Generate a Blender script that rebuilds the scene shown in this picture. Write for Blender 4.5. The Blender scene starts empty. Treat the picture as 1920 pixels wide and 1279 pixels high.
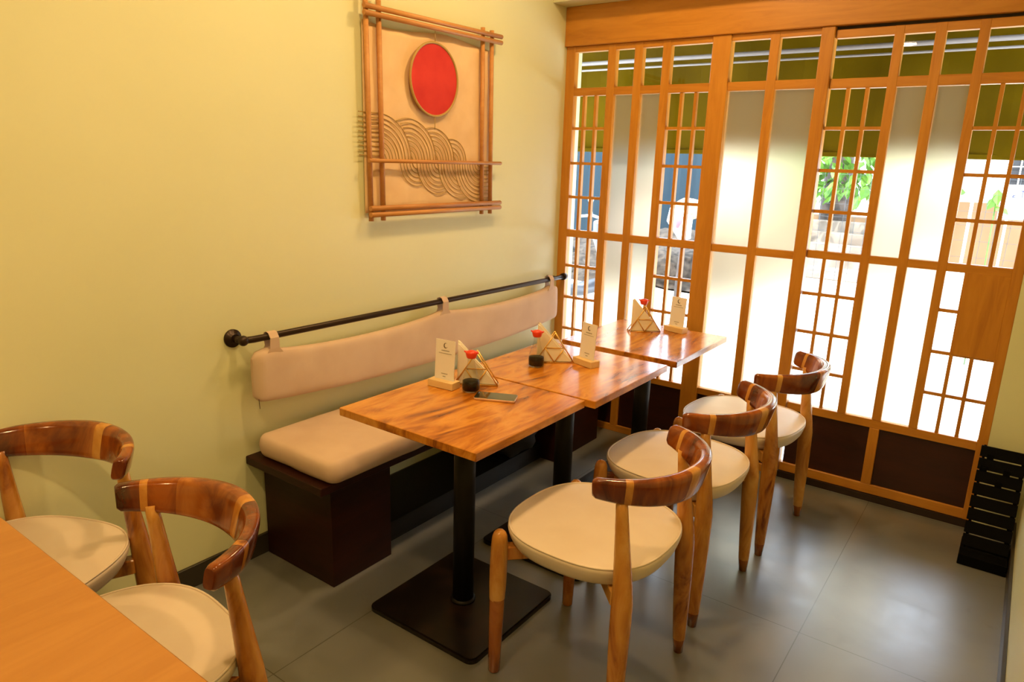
import bpy, bmesh, math, random
from math import sin, cos, pi, radians as R
from mathutils import Vector, Matrix, noise

S = bpy.context.scene
COL = S.collection
random.seed(7)

# ------------------------------------------------------------------ camera
cam_d = bpy.data.cameras.new('camera')
cam_d.sensor_width = 36.0
cam_d.lens = 1318.92 / 1920 * 36
cam_d.clip_start = 0.05
cam = bpy.data.objects.new('camera', cam_d)
COL.objects.link(cam)
YAW, PITCH, ROLL = 0.6256, -0.2507, 0.0305
fwd = Vector((-sin(YAW) * cos(PITCH), cos(YAW) * cos(PITCH), sin(PITCH)))
rgt = Vector((cos(YAW), sin(YAW), 0))
upv = rgt.cross(fwd)
r2 = rgt * cos(ROLL) + upv * sin(ROLL)
u2 = upv * cos(ROLL) - rgt * sin(ROLL)
M = Matrix((r2, u2, -fwd)).transposed().to_4x4()
M.translation = Vector((2.2336, -3.5238, 1.5311))
cam.matrix_world = M
S.camera = cam

# ------------------------------------------------------------------ world, sun, lamps, exposure
S.view_settings.view_transform = 'Standard'
S.view_settings.look = 'None'
S.view_settings.gamma = 1
S.view_settings.use_curve_mapping = False
S.view_settings.exposure = 0.0
W = bpy.data.worlds.new('sky')
S.world = W
W.use_nodes = True
bg = W.node_tree.nodes['Background']
bg.inputs['Color'].default_value = (0.70, 0.83, 1.0, 1)
bg.inputs['Strength'].default_value = 12.0


def light(name, kind, loc, energy, color, size=0.2, rot=(0, 0, 0), **kw):
    d = bpy.data.lights.new(name, kind)
    d.energy = energy
    d.color = color
    if kind == 'AREA':
        d.shape = 'DISK'
        d.size = size
    elif kind == 'SUN':
        d.angle = R(1.0)
    else:
        d.shadow_soft_size = size
    for k, v in kw.items():
        setattr(d, k, v)
    o = bpy.data.objects.new(name, d)
    o.location = loc
    o.rotation_euler = rot
    COL.objects.link(o)
    return o


light('sun', 'SUN', (4, 6, 8), 9.0, (1, 0.97, 0.95), rot=(R(42), R(14), 0))
WARM = (1.0, 0.635, 0.275)
for i, (x, y, e) in enumerate([(0.92, -2.0, 16.5), (0.88, -0.9, 16), (1.35, -3.3, 21), (0.95, -4.7, 13)]):
    light('ceiling_lamp_light', 'AREA', (x, y, 2.755), e, WARM, 0.16)


# ------------------------------------------------------------------ material helpers
def mat(name, col, rough=0.5, metal=0.0, spec=0.5, coat=0.0, **kw):
    m = bpy.data.materials.new(name)
    m.use_nodes = True
    b = m.node_tree.nodes['Principled BSDF']
    b.inputs['Base Color'].default_value = (*col, 1)
    b.inputs['Roughness'].default_value = rough
    b.inputs['Metallic'].default_value = metal
    b.inputs['Specular IOR Level'].default_value = spec
    b.inputs['Coat Weight'].default_value = coat
    b.inputs['Coat Roughness'].default_value = 0.12
    for k, v in kw.items():
        b.inputs[k.replace('_', ' ')].default_value = v
    return m


def nd(m, t, **kw):
    n = m.node_tree.nodes.new(t)
    for k, v in kw.items():
        setattr(n, k, v)
    return n


def lk(m, a, b):
    m.node_tree.links.new(a, b)


def ramp(m, fac, stops):
    r = nd(m, 'ShaderNodeValToRGB')
    e = r.color_ramp.elements
    e[0].position, e[0].color = stops[0][0], (*stops[0][1], 1)
    e[1].position, e[1].color = stops[-1][0], (*stops[-1][1], 1)
    for p, c in stops[1:-1]:
        k = e.new(p)
        k.color = (*c, 1)
    lk(m, fac, r.inputs[0])
    return r.outputs[0]


def bump(m, h, strength=0.2, dist=0.002):
    b = nd(m, 'ShaderNodeBump')
    b.inputs['Strength'].default_value = strength
    b.inputs['Distance'].default_value = dist
    lk(m, h, b.inputs['Height'])
    lk(m, b.outputs[0], m.node_tree.nodes['Principled BSDF'].inputs['Normal'])


def wood(name, stops, scale=(1, 1, 1), grain=6.0, rough=0.35, coat=0.0, distort=1.2, patch=1.3, mixp=0.5, coat_rough=0.12):
    """stretched noise grain with large soft patches"""
    m = mat(name, stops[0][1], rough, coat=coat)
    P = m.node_tree.nodes['Principled BSDF']
    P.inputs['Coat Roughness'].default_value = coat_rough
    tc = nd(m, 'ShaderNodeTexCoord')
    oi = nd(m, 'ShaderNodeObjectInfo')
    off = nd(m, 'ShaderNodeVectorMath', operation='SCALE')
    cmb = nd(m, 'ShaderNodeCombineXYZ')
    lk(m, oi.outputs['Random'], cmb.inputs[0])
    lk(m, oi.outputs['Random'], cmb.inputs[2])
    lk(m, cmb.outputs[0], off.inputs[0])
    off.inputs['Scale'].default_value = 37.0
    add = nd(m, 'ShaderNodeVectorMath', operation='ADD')
    mp = nd(m, 'ShaderNodeMapping')
    mp.inputs['Scale'].default_value = scale
    lk(m, tc.outputs['Object'], mp.inputs[0])
    lk(m, mp.outputs[0], add.inputs[0])
    lk(m, off.outputs[0], add.inputs[1])
    n1 = nd(m, 'ShaderNodeTexNoise')
    n1.inputs['Scale'].default_value = grain
    n1.inputs['Detail'].default_value = 6
    n1.inputs['Roughness'].default_value = 0.6
    n1.inputs['Distortion'].default_value = distort
    lk(m, add.outputs[0], n1.inputs['Vector'])
    n2 = nd(m, 'ShaderNodeTexNoise')
    n2.inputs['Scale'].default_value = patch
    n2.inputs['Detail'].default_value = 2
    n2.inputs['Distortion'].default_value = 0.8
    lk(m, add.outputs[0], n2.inputs['Vector'])
    mx = nd(m, 'ShaderNodeMix')
    mx.inputs[0].default_value = mixp
    lk(m, n1.outputs[0], mx.inputs[2])
    lk(m, n2.outputs[0], mx.inputs[3])
    c = ramp(m, mx.outputs[0], stops)
    lk(m, c, P.inputs['Base Color'])
    bump(m, n1.outputs[0], 0.06, 0.001)
    return m


def blotch(m, c1, c2, scale, lo=0.35, hi=0.65, detail=4, coord='Object', roughs=None, bs=0.0):
    tc = nd(m, 'ShaderNodeTexCoord')
    n = nd(m, 'ShaderNodeTexNoise')
    n.inputs['Scale'].default_value = scale
    n.inputs['Detail'].default_value = detail
    lk(m, tc.outputs[coord], n.inputs['Vector'])
    c = ramp(m, n.outputs[0], [(lo, c1), (hi, c2)])
    P = m.node_tree.nodes['Principled BSDF']
    lk(m, c, P.inputs['Base Color'])
    if roughs:
        r = nd(m, 'ShaderNodeMapRange')
        r.inputs[3].default_value, r.inputs[4].default_value = roughs
        lk(m, n.outputs[0], r.inputs[0])
        lk(m, r.outputs[0], P.inputs['Roughness'])
    if bs:
        bump(m, n.outputs[0], bs, 0.003)
    return m


# wall paint, floor
M_WALL = blotch(mat('wall_paint', (0.72, 0.62, 0.22), 0.42, spec=0.35), (0.70, 0.71, 0.44), (0.735, 0.745, 0.47), 1.3)
M_CEIL = mat('ceiling_paint', (0.78, 0.72, 0.40), 0.8)
M_SKIRT = mat('skirting_paint', (0.035, 0.028, 0.018), 0.35)


def floor_mat():
    m = mat('polished_cement_tile', (0.16, 0.16, 0.15), 0.3, spec=1.0, coat=0.5)
    m.node_tree.nodes['Principled BSDF'].inputs['Coat Roughness'].default_value = 0.34
    P = m.node_tree.nodes['Principled BSDF']
    tc = nd(m, 'ShaderNodeTexCoord')
    n = nd(m, 'ShaderNodeTexNoise')
    n.inputs['Scale'].default_value = 2.2
    n.inputs['Detail'].default_value = 7
    n.inputs['Distortion'].default_value = 0.6
    lk(m, tc.outputs['Object'], n.inputs['Vector'])
    n3 = nd(m, 'ShaderNodeTexNoise')
    n3.inputs['Scale'].default_value = 9
    n3.inputs['Detail'].default_value = 8
    n3.inputs['Distortion'].default_value = 1.0
    lk(m, tc.outputs['Object'], n3.inputs['Vector'])
    base = ramp(m, n.outputs[0], [(0.3, (0.135, 0.138, 0.130)), (0.7, (0.20, 0.206, 0.196))])
    stain = ramp(m, n3.outputs[0], [(0.62, (1, 1, 1)), (0.75, (0.86, 0.84, 0.80))])
    mx = nd(m, 'ShaderNodeMix', data_type='RGBA', blend_type='MULTIPLY')
    mx.inputs[0].default_value = 0.7
    lk(m, base, mx.inputs[6])
    lk(m, stain, mx.inputs[7])
    # tile joints: one line at x = 1.83, one at y = -1.24, then every 1.22 m
    sep = nd(m, 'ShaderNodeSeparateXYZ')
    lk(m, tc.outputs['Object'], sep.inputs[0])
    masks = []
    for k, (off) in enumerate((1.83, -1.24)):
        a = nd(m, 'ShaderNodeMath', operation='SUBTRACT')
        lk(m, sep.outputs[k], a.inputs[0])
        a.inputs[1].default_value = off - 12.2
        b = nd(m, 'ShaderNodeMath', operation='MODULO')
        lk(m, a.outputs[0], b.inputs[0])
        b.inputs[1].default_value = 1.22
        d = nd(m, 'ShaderNodeMath', operation='PINGPONG')
        lk(m, a.outputs[0], d.inputs[0])
        d.inputs[1].default_value = 0.61
        e = nd(m, 'ShaderNodeMath', operation='LESS_THAN')
        lk(m, d.outputs[0], e.inputs[0])
        e.inputs[1].default_value = 0.0016
        masks.append(e)
    mm = nd(m, 'ShaderNodeMath', operation='MAXIMUM')
    lk(m, masks[0].outputs[0], mm.inputs[0])
    lk(m, masks[1].outputs[0], mm.inputs[1])
    mj = nd(m, 'ShaderNodeMix', data_type='RGBA')
    lk(m, mm.outputs[0], mj.inputs[0])
    lk(m, mx.outputs[2], mj.inputs[6])
    mj.inputs[7].default_value = (0.06, 0.055, 0.045, 1)
    lk(m, mj.outputs[2], P.inputs['Base Color'])
    rr = nd(m, 'ShaderNodeMapRange')
    rr.inputs[3].default_value, rr.inputs[4].default_value = 0.24, 0.42
    lk(m, n3.outputs[0], rr.inputs[0])
    lk(m, rr.outputs[0], P.inputs['Roughness'])
    bump(m, n3.outputs[0], 0.08, 0.002)
    return m


M_FLOOR = floor_mat()
OR = [(0.3, (0.42, 0.155, 0.010)), (0.5, (0.54, 0.22, 0.018)), (0.7, (0.62, 0.27, 0.030))]
M_FRAME = wood('teak_frame_vertical', OR, (6, 6, 0.7), 5, 0.38, mixp=0.4)
M_FRAMEH = wood('teak_frame_horizontal', OR, (0.7, 6, 6), 5, 0.38, mixp=0.4)
M_KICK = wood('dark_stained_panel', [(0.3, (0.020, 0.004, 0.002)), (0.7, (0.050, 0.010, 0.005))], (1, 6, 8), 6, 0.4)
M_TRACK = mat('dark_track', (0.02, 0.008, 0.004), 0.5)
M_TOP = wood('acacia_tabletop', [(0.34, (0.14, 0.028, 0.003)), (0.42, (0.36, 0.110, 0.008)), (0.49, (0.55, 0.195, 0.016)), (0.57, (0.68, 0.29, 0.036)), (0.64, (0.46, 0.145, 0.010)), (0.75, (0.62, 0.26, 0.03))],
             (5.5, 1.2, 3), 2.2, 0.24, coat=0.35, distort=2.0, patch=1.6, mixp=0.45)
M_LIGHTTOP = wood('pale_laminate_tabletop', [(0.3, (0.42, 0.175, 0.034)), (0.7, (0.51, 0.235, 0.055))], (7, 0.8, 1), 4, 0.32, mixp=0.3)
M_HONEY = wood('honey_teak', [(0.36, (0.16, 0.035, 0.006)), (0.43, (0.42, 0.15, 0.020)), (0.52, (0.55, 0.24, 0.040)), (0.62, (0.66, 0.34, 0.080))],
               (3, 3, 0.9), 4.5, 0.24, coat=0.35, distort=1.5, patch=1.5)
M_DARKW = wood('dark_teak', [(0.38, (0.045, 0.006, 0.001)), (0.5, (0.15, 0.026, 0.002)), (0.62, (0.32, 0.078, 0.006))],
               (3, 3, 0.9), 3.5, 0.16, coat=0.4, distort=1.5, patch=1.5)
M_MIDW = wood('reddish_teak', [(0.38, (0.13, 0.024, 0.004)), (0.5, (0.29, 0.078, 0.010)), (0.62, (0.46, 0.16, 0.024))],
              (3, 3, 0.9), 3.5, 0.16, coat=0.4, distort=1.5, patch=1.5)
M_CREAM = blotch(mat('cream_vinyl', (0.7, 0.55, 0.36), 0.42), (0.68, 0.56, 0.44), (0.73, 0.62, 0.50), 5)
M_FABRIC = blotch(mat('beige_canvas', (0.6, 0.4, 0.26), 0.85), (0.61, 0.44, 0.32), (0.67, 0.50, 0.37), 6, bs=0.15)
M_BENCH = wood('wenge_bench', [(0.3, (0.012, 0.002, 0.001)), (0.7, (0.034, 0.006, 0.002))], (1, 1, 6), 5, 0.45)
M_BENCH.node_tree.nodes['Principled BSDF'].inputs['Specular IOR Level'].default_value = 0.25
M_PIPE = mat('bronze_pipe', (0.035, 0.020, 0.012), 0.35, metal=0.6)
M_BLACK = blotch(mat('black_steel', (0.006, 0.005, 0.005), 0.45, spec=0.2), (0.006, 0.005, 0.005), (0.010, 0.008, 0.007), 8)
M_BASE = blotch(mat('worn_black_base', (0.01, 0.006, 0.005), 0.28, spec=0.3), (0.008, 0.005, 0.004), (0.022, 0.010, 0.006), 9, 0.5, 0.7, roughs=(0.2, 0.45))
M_RACK = mat('black_rack_metal', (0.003, 0.003, 0.003), 0.7, spec=0.05)
M_GOLD = mat('brass_wire', (0.72, 0.42, 0.10), 0.3, metal=0.9)
M_NAPK = blotch(mat('napkin_paper', (0.85, 0.72, 0.52), 0.9), (0.84, 0.76, 0.64), (0.90, 0.83, 0.70), 12)
M_CARD = mat('card_paper', (0.82, 0.78, 0.78), 0.6)
M_BLOCK = wood('pine_block', [(0.3, (0.70, 0.46, 0.20)), (0.7, (0.80, 0.58, 0.30))], (2, 8, 8), 6, 0.5)
M_INK = mat('printed_ink', (0.16, 0.13, 0.10), 0.6)
M_RED = mat('red_plastic', (0.75, 0.05, 0.02), 0.3)
M_SOY = mat('soy_sauce', (0.006, 0.0015, 0.001), 0.3, spec=0.05)
M_SCREEN = mat('phone_glass', (0.02, 0.018, 0.01), 0.06, coat=1.0)
M_PHONE = mat('phone_rim', (0.72, 0.50, 0.36), 0.25, metal=0.7)
M_ARTSTICK = wood('bamboo_stick', [(0.3, (0.42, 0.17, 0.045)), (0.7, (0.62, 0.30, 0.09))], (4, 1, 4), 6, 0.5)
M_ARTCANVAS = blotch(mat('natural_cloth', (0.78, 0.52, 0.27), 0.9), (0.70, 0.47, 0.25), (0.78, 0.55, 0.31), 7, bs=0.2)
M_SUN = blotch(mat('red_cloth', (0.7, 0.04, 0.02), 0.85), (0.48, 0.014, 0.010), (0.62, 0.035, 0.022), 6)
M_CANE = mat('cane_strand', (0.42, 0.27, 0.07), 0.55)
M_DARKCLOTH = mat('black_bag_fabric', (0.010, 0.008, 0.008), 0.8)


def glass_thin(name, tint=(1, 1, 1), refl=(0.05, 0.6)):
    m = bpy.data.materials.new(name)
    m.use_nodes = True
    nt = m.node_tree
    nt.nodes.clear()
    out = nd(m, 'ShaderNodeOutputMaterial')
    t = nd(m, 'ShaderNodeBsdfTransparent')
    t.inputs[0].default_value = (*tint, 1)
    g = nd(m, 'ShaderNodeBsdfGlossy')
    g.inputs['Roughness'].default_value = 0.02
    lw_ = nd(m, 'ShaderNodeLayerWeight')
    lw_.inputs[0].default_value = 0.5
    pw = nd(m, 'ShaderNodeMath', operation='POWER')
    lk(m, lw_.outputs['Facing'], pw.inputs[0])
    pw.inputs[1].default_value = 4.0
    f = nd(m, 'ShaderNodeMapRange')
    lk(m, pw.outputs[0], f.inputs[0])
    f.inputs[3].default_value, f.inputs[4].default_value = refl
    mx = nd(m, 'ShaderNodeMixShader')
    lk(m, f.outputs[0], mx.inputs[0])
    lk(m, t.outputs[0], mx.inputs[1])
    lk(m, g.outputs[0], mx.inputs[2])
    lk(m, mx.outputs[0], out.inputs[0])
    return m


def frosted(name):
    m = bpy.data.materials.new(name)
    m.use_nodes = True
    nt = m.node_tree
    nt.nodes.clear()
    out = nd(m, 'ShaderNodeOutputMaterial')
    a = nd(m, 'ShaderNodeBsdfRefraction')
    a.inputs['Color'].default_value = (0.80, 0.72, 0.53, 1)
    a.inputs['Roughness'].default_value = 0.56
    a.inputs['IOR'].default_value = 1.25
    b = nd(m, 'ShaderNodeBsdfTranslucent')
    b.inputs['Color'].default_value = (0.50, 0.45, 0.32, 1)
    mx = nd(m, 'ShaderNodeMixShader')
    mx.inputs[0].default_value = 0.10
    lk(m, a.outputs[0], mx.inputs[1])
    lk(m, b.outputs[0], mx.inputs[2])
    d = nd(m, 'ShaderNodeBsdfDiffuse')
    d.inputs[0].default_value = (0.80, 0.68, 0.42, 1)
    m2 = nd(m, 'ShaderNodeMixShader')
    m2.inputs[0].default_value = 0.2
    lk(m, mx.outputs[0], m2.inputs[1])
    lk(m, d.outputs[0], m2.inputs[2])
    lk(m, m2.outputs[0], out.inputs[0])
    return m


M_GLASS = glass_thin('clear_window_glass', (0.97, 0.98, 0.97))
M_BOTTLE = glass_thin('bottle_glass', (0.93, 0.93, 0.88), (0.05, 0.9))
M_FROST = frosted('frosted_glass')


# ------------------------------------------------------------------ mesh helpers
def box(bm, x0, x1, y0, y1, z0, z1, bev=0.0, seg=1, mi=0):
    vs = [bm.verts.new((x, y, z)) for x in (x0, x1) for y in (y0, y1) for z in (z0, z1)]
    F = [(0, 1, 3, 2), (4, 6, 7, 5), (0, 4, 5, 1), (2, 3, 7, 6), (0, 2, 6, 4), (1, 5, 7, 3)]
    fs = [bm.faces.new([vs[i] for i in f]) for f in F]
    for f in fs:
        f.material_index = mi
    if bev:
        es = list({e for f in fs for e in f.edges})
        bmesh.ops.bevel(bm, geom=es, offset=bev, segments=seg, affect='EDGES', profile=0.5)
    return vs


def frame_at(t, upr=Vector((0, 0, 1))):
    t = t.normalized()
    a = upr if abs(t.dot(upr)) < 0.95 else Vector((1, 0, 0))
    n = (a - t * a.dot(t)).normalized()
    return n, t.cross(n)


def tube(bm, pts, rad, n=12, cap=True, ell=1.0, mi=0, smooth=True):
    pts = [Vector(p) for p in pts]
    if not hasattr(rad, '__len__'):
        rad = [rad] * len(pts)
    rings = []
    nn = None
    for i, p in enumerate(pts):
        t = (pts[min(i + 1, len(pts) - 1)] - pts[max(i - 1, 0)])
        t.normalize()
        if nn is None:
            nn, bb = frame_at(t)
        else:
            nn = (nn - t * nn.dot(t)).normalized()
            bb = t.cross(nn)
        rings.append([bm.verts.new(p + nn * (cos(2 * pi * k / n) * rad[i]) + bb * (sin(2 * pi * k / n) * rad[i] * ell)) for k in range(n)])
    for a, b in zip(rings, rings[1:]):
        for k in range(n):
            f = bm.faces.new((a[k], a[(k + 1) % n], b[(k + 1) % n], b[k]))
            f.smooth = smooth
            f.material_index = mi
    if cap:
        for r_ in (rings[0], rings[-1]):
            f = bm.faces.new(r_)
            f.material_index = mi
    return rings


def lathe(bm, prof, c=(0, 0, 0), n=32, mi=0, smooth=True):
    rings = []
    for r, z in prof:
        if r < 1e-6:
            rings.append([bm.verts.new((c[0], c[1], c[2] + z))])
        else:
            rings.append([bm.verts.new((c[0] + r * cos(2 * pi * k / n), c[1] + r * sin(2 * pi * k / n), c[2] + z)) for k in range(n)])
    for a, b in zip(rings, rings[1:]):
        for k in range(n):
            va = [a[k % len(a)], a[(k + 1) % n % len(a)]]
            vb = [b[(k + 1) % n % len(b)], b[k % len(b)]]
            vs = []
            for v in va + vb:
                if v not in vs:
                    vs.append(v)
            if len(vs) >= 3:
                f = bm.faces.new(vs)
                f.smooth = smooth
                f.material_index = mi


def sphere(bm, c, r, s=(1, 1, 1), u=16, v=10, mi=0, jit=0.0, seed=0):
    c = Vector(c)
    rings = []
    for j in range(v + 1):
        th = pi * j / v
        if j in (0, v):
            rings.append([bm.verts.new(c + Vector((0, 0, cos(th) * r * s[2])))])
        else:
            rg = []
            for k in range(u):
                d = Vector((sin(th) * cos(2 * pi * k / u), sin(th) * sin(2 * pi * k / u), cos(th)))
                q = 1 + jit * noise.noise(d * 2.3 + Vector((seed, seed * 2, 0)))
                rg.append(bm.verts.new(c + Vector((d.x * s[0], d.y * s[1], d.z * s[2])) * r * q))
            rings.append(rg)
    for a, b in zip(rings, rings[1:]):
        for k in range(u):
            vs = []
            for vv in (a[k % len(a)], a[(k + 1) % u % len(a)], b[(k + 1) % u % len(b)], b[k % len(b)]):
                if vv not in vs:
                    vs.append(vv)
            if len(vs) >= 3:
                f = bm.faces.new(vs)
                f.smooth = True
                f.material_index = mi


def obj(name, bm, m, parent=None, loc=None, kind=None):
    bmesh.ops.recalc_face_normals(bm, faces=bm.faces)
    me = bpy.data.meshes.new(name)
    bm.to_mesh(me)
    bm.free()
    for k in (m if isinstance(m, (list, tuple)) else [m]):
        me.materials.append(k)
    o = bpy.data.objects.new(name, me)
    COL.objects.link(o)
    if parent is not None:
        o.parent = parent
    if loc:
        o.location = loc
    if kind:
        o['kind'] = kind
    return o


def tag(o, label, cat, group=None, kind=None):
    o['label'] = label
    o['category'] = cat
    if group:
        o['group'] = group
    if kind:
        o['kind'] = kind
    return o


def thing(name, label, cat, loc=(0, 0, 0), rz=0.0, group=None, kind=None):
    o = bpy.data.objects.new(name, None)
    o.empty_display_size = 0.1
    COL.objects.link(o)
    o.location = loc
    o.rotation_euler = (0, 0, rz)
    return tag(o, label, cat, group, kind)


def copy_tree(o, parent=None):
    c = o.copy()
    COL.objects.link(c)
    c.parent = parent
    for ch in [k for k in KIDS.get(o.name, [])]:
        copy_tree(ch, c)
    return c


KIDS = {}


def dup(root, loc, rz, label, group=None):
    KIDS.clear()
    for o in COL.objects:
        if o.parent:
            KIDS.setdefault(o.parent.name, []).append(o)
    c = copy_tree(root)
    c.location = loc
    c.rotation_euler = (0, 0, rz)
    c['label'] = label
    if group:
        c['group'] = group
    return c


def BM():
    return bmesh.new()


def bx(name, dims, m, parent=None, bev=0.0, kind=None, seg=1, loc=None):
    bm = BM()
    box(bm, *dims, bev=bev, seg=seg)
    return obj(name, bm, m, parent, kind=kind, loc=loc)


ST = 'structure'
CEIL = 2.8
# ------------------------------------------------------------------ room shell
bx('floor', (-0.12, 2.52, -6.0, 0.06, -0.10, 0.0), M_FLOOR, kind=ST)
bx('ceiling', (-0.12, 2.52, -6.0, 0.06, CEIL, CEIL + 0.1), M_CEIL, kind=ST)
bx('wall_left', (-0.12, 0.0, -6.0, 0.17, 0.0, CEIL), M_WALL, kind=ST)
bx('wall_right', (2.40, 2.52, -6.0, 0.06, 0.0, CEIL), M_WALL, kind=ST)
bx('wall_rear', (0.0, 2.40, -6.12, -6.0, 0.0, CEIL), M_WALL, kind=ST)
bx('wall_front', (2.242, 2.40, 0.0, 0.06, 0.0, 2.14), M_WALL, kind=ST)
bx('trim_1', (0.0, 2.40, -0.155, 0.06, 2.346, CEIL), M_WALL, kind=ST)     # soffit above the beam
bx('baseboard_left', (0.0, 0.012, -6.0, 0.0, 0.0, 0.085), M_SKIRT, kind=ST, bev=0.002)
bx('baseboard_right', (2.388, 2.40, -6.0, 0.0, 0.0, 0.085), M_SKIRT, kind=ST, bev=0.002)
# beam, posts, threshold
bx('trim_2', (0.0, 2.40, -0.022, 0.05, 2.146, 2.346), M_FRAMEH, kind=ST, bev=0.003)
bx('trim_3', (0.838, 0.93, -0.008, 0.05, 0.0, 2.146), M_FRAME, kind=ST, bev=0.003)
bx('trim_4', (1.338, 1.395, -0.012, 0.05, 0.0, 2.146), M_FRAME, kind=ST, bev=0.003)
bx('trim_6', (1.395, 2.40, 0.020, 0.062, 2.120, 2.150), M_TRACK, kind=ST)     # door's top track
bx('trim_5', (1.395, 2.242, -0.005, 0.06, 0.0, 0.033), M_TRACK, kind=ST)


def muntins(bm, x0, x1, z0, z1, xs, zs, y0=0.008, y1=0.032, w=0.0075):
    for x in xs:
        box(bm, x - w, x + w, y0, y1, z0, z1)
    for z in zs:
        box(bm, x0, x1, y0 + 0.001, y1 - 0.001, z - w, z + w)


def pane(name, x0, x1, z0, z1, m, parent, y=0.02, t=0.004):
    bm = BM()
    if t:
        box(bm, x0, x1, y, y + t, z0, z1)
    else:
        bm.faces.new([bm.verts.new(p) for p in ((x0, y, z0), (x1, y, z0), (x1, y, z1), (x0, y, z1))])
    return obj(name, bm, m, parent)


def glazed_unit(name, x0, x1, bays, zt, ztr, zmid, zb, ztop, zbot, muntx, munz_hi, munz_lo, kick, y0=0.0, y1=0.042, lock=False):
    """bays: (xa, xb, kind) kind 'm' = muntins and clear glass, 'f' = frosted"""
    u = bpy.data.objects.new(name, None)
    COL.objects.link(u)
    u['kind'] = ST
    # stiles and mullions
    bm = BM()
    edges = [x0] + [v for b in bays for v in b[:2]] + [x1]
    for i in range(0, len(edges), 2):
        full = i == 0 or i == len(edges) - 2
        lo = zbot if full else zb
        if edges[i + 1] - edges[i] > 0.004:
            box(bm, edges[i], edges[i + 1], y0, y1, lo, ztop, bev=0.002)
    obj('frame_stile', bm, M_FRAME, u)
    bm = BM()
    e = 0.0015
    for (za, zc) in ((zt, ztop), (ztr[0], ztr[1]), (zmid[0], zmid[1]), (kick[1], zb), (zbot, kick[0])):
        a, b = edges[1], edges[-2]
        box(bm, a - 0.001, b + 0.001, y0 + e, y1 - e, za, zc, bev=0.002)
    obj('frame_rail', bm, M_FRAMEH, u)
    for xa, xb, k in bays:
        pane('clear_pane', xa, xb, ztr[1], zt, M_GLASS, u, t=0)
        for (za, zc) in ((zmid[1], ztr[0]), (zb, zmid[0])):
            if k == 'f':
                pane('frosted_pane', xa, xb, za, zc, M_FROST, u, y=0.022, t=0)
            else:
                pane('clear_pane', xa, xb, za, zc, M_GLASS, u, t=0)
        if k == 'm':
            bm = BM()
            xs = muntx[(xa, xb)]
            muntins(bm, xa, xb, zmid[1], ztr[0], xs, munz_hi)
            muntins(bm, xa, xb, zb, zmid[0], xs, munz_lo)
            obj('muntin_grid', bm, M_FRAME, u)
    for (a, b) in kick[2]:
        bx('kick_panel', (a, b, y0 + 0.014, y1 - 0.01, kick[0], kick[1]), M_KICK, u)
    for i in range(len(kick[2]) - 1):
        bx('panel_mullion', (kick[2][i][1], kick[2][i + 1][0], y0 + 0.001, y1 - 0.001, kick[0], kick[1]), M_FRAME, u, bev=0.002)
    return u


w1 = glazed_unit('window_1', 0.0, 0.838,
                 [(0.057, 0.262, 'm'), (0.308, 0.418, 'f'), (0.464, 0.576, 'f'), (0.621, 0.836, 'm')],
                 2.117, (1.89, 1.931), (1.113, 1.154), 0.376, 2.146, 0.0,
                 {(0.057, 0.262): (0.122, 0.195), (0.621, 0.836): (0.692, 0.768)},
                 (1.717, 1.528, 1.340), (0.944, 0.756, 0.566), (0.04, 0.342, [(0.03, 0.418), (0.464, 0.838)]))
w2 = glazed_unit('window_2', 0.93, 1.338,
                 [(0.930, 1.113, 'f'), (1.156, 1.336, 'f')],
                 2.117, (1.89, 1.931), (1.112, 1.150), 0.377, 2.146, 0.0, {}, (), (),
                 (0.04, 0.342, [(0.93, 1.338)]))
d1 = glazed_unit('door_1', 1.397, 2.242,
                 [(1.398, 1.630, 'm'), (1.667, 1.782, 'f'), (1.821, 1.935, 'f'), (1.971, 2.203, 'm')],
                 2.097, (1.886, 1.928), (1.127, 1.163), 0.403, 2.132, 0.034,
                 {(1.398, 1.630): (1.476, 1.554), (1.971, 2.203): (2.047, 2.124)},
                 (1.716, 1.530, 1.345), (0.957, 0.770, 0.580), (0.08, 0.362, [(1.41, 1.779), (1.822, 2.215)]),
                 y0=0.004, y1=0.044)
bx('lock_panel', (2.047, 2.203, 0.005, 0.040, 0.770, 1.128), M_FRAME, d1, bev=0.001)

# ------------------------------------------------------------------ wall art
AX = 0.0
art = thing('wall_art', 'framed wall hanging with a red sun above woven cane waves on the left wall', 'wall art', (0.0, -1.1, 1.3))


def L(x, y, z):
    return (x, y + 1.1, z - 1.3)


def stick(name, a, b, w=0.0105):
    bm = BM()
    tube(bm, [L(*a), L(*b)], w, n=8, smooth=True)
    return obj(name, bm, M_ARTSTICK, art)


# sheet of cloth with a little waviness
bm = BM()
ny, nz = 24, 24
g = {}
for i in range(ny + 1):
    for j in range(nz + 1):
        y = -1.508 + (0.815) * i / ny
        top = 2.045 - 0.012 * sin(i / ny * pi * 2.5)
        z = 1.305 + (top - 1.305) * j / nz
        for s in (0, 1):
            g[i, j, s] = bm.verts.new(L(0.012 + 0.003 * sin(i * 1.3) * sin(j * 0.9) + s * 0.002, y, z))
for i in range(ny):
    for j in range(nz):
        for s in (0, 1):
            f = bm.faces.new([g[i, j, s], g[i + 1, j, s], g[i + 1, j + 1, s], g[i, j + 1, s]])
            f.smooth = True
for i in range(ny):
    for j in (0, nz):
        bm.faces.new([g[i, j, 0], g[i + 1, j, 0], g[i + 1, j, 1], g[i, j, 1]])
for j in range(nz):
    for i in (0, ny):
        bm.faces.new([g[i, j, 0], g[i, j + 1, 0], g[i, j + 1, 1], g[i, j, 1]])
obj('backing_cloth', bm, M_ARTCANVAS, art)
for y, zt, yb in ((-1.502, 2.135, -1.492), (-1.434, 2.135, -1.424), (-0.779, 2.125, -0.764), (-0.711, 2.122, -0.697)):
    stick('vertical_stick', (0.030, y, zt), (0.030, yb, 1.272))
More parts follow.
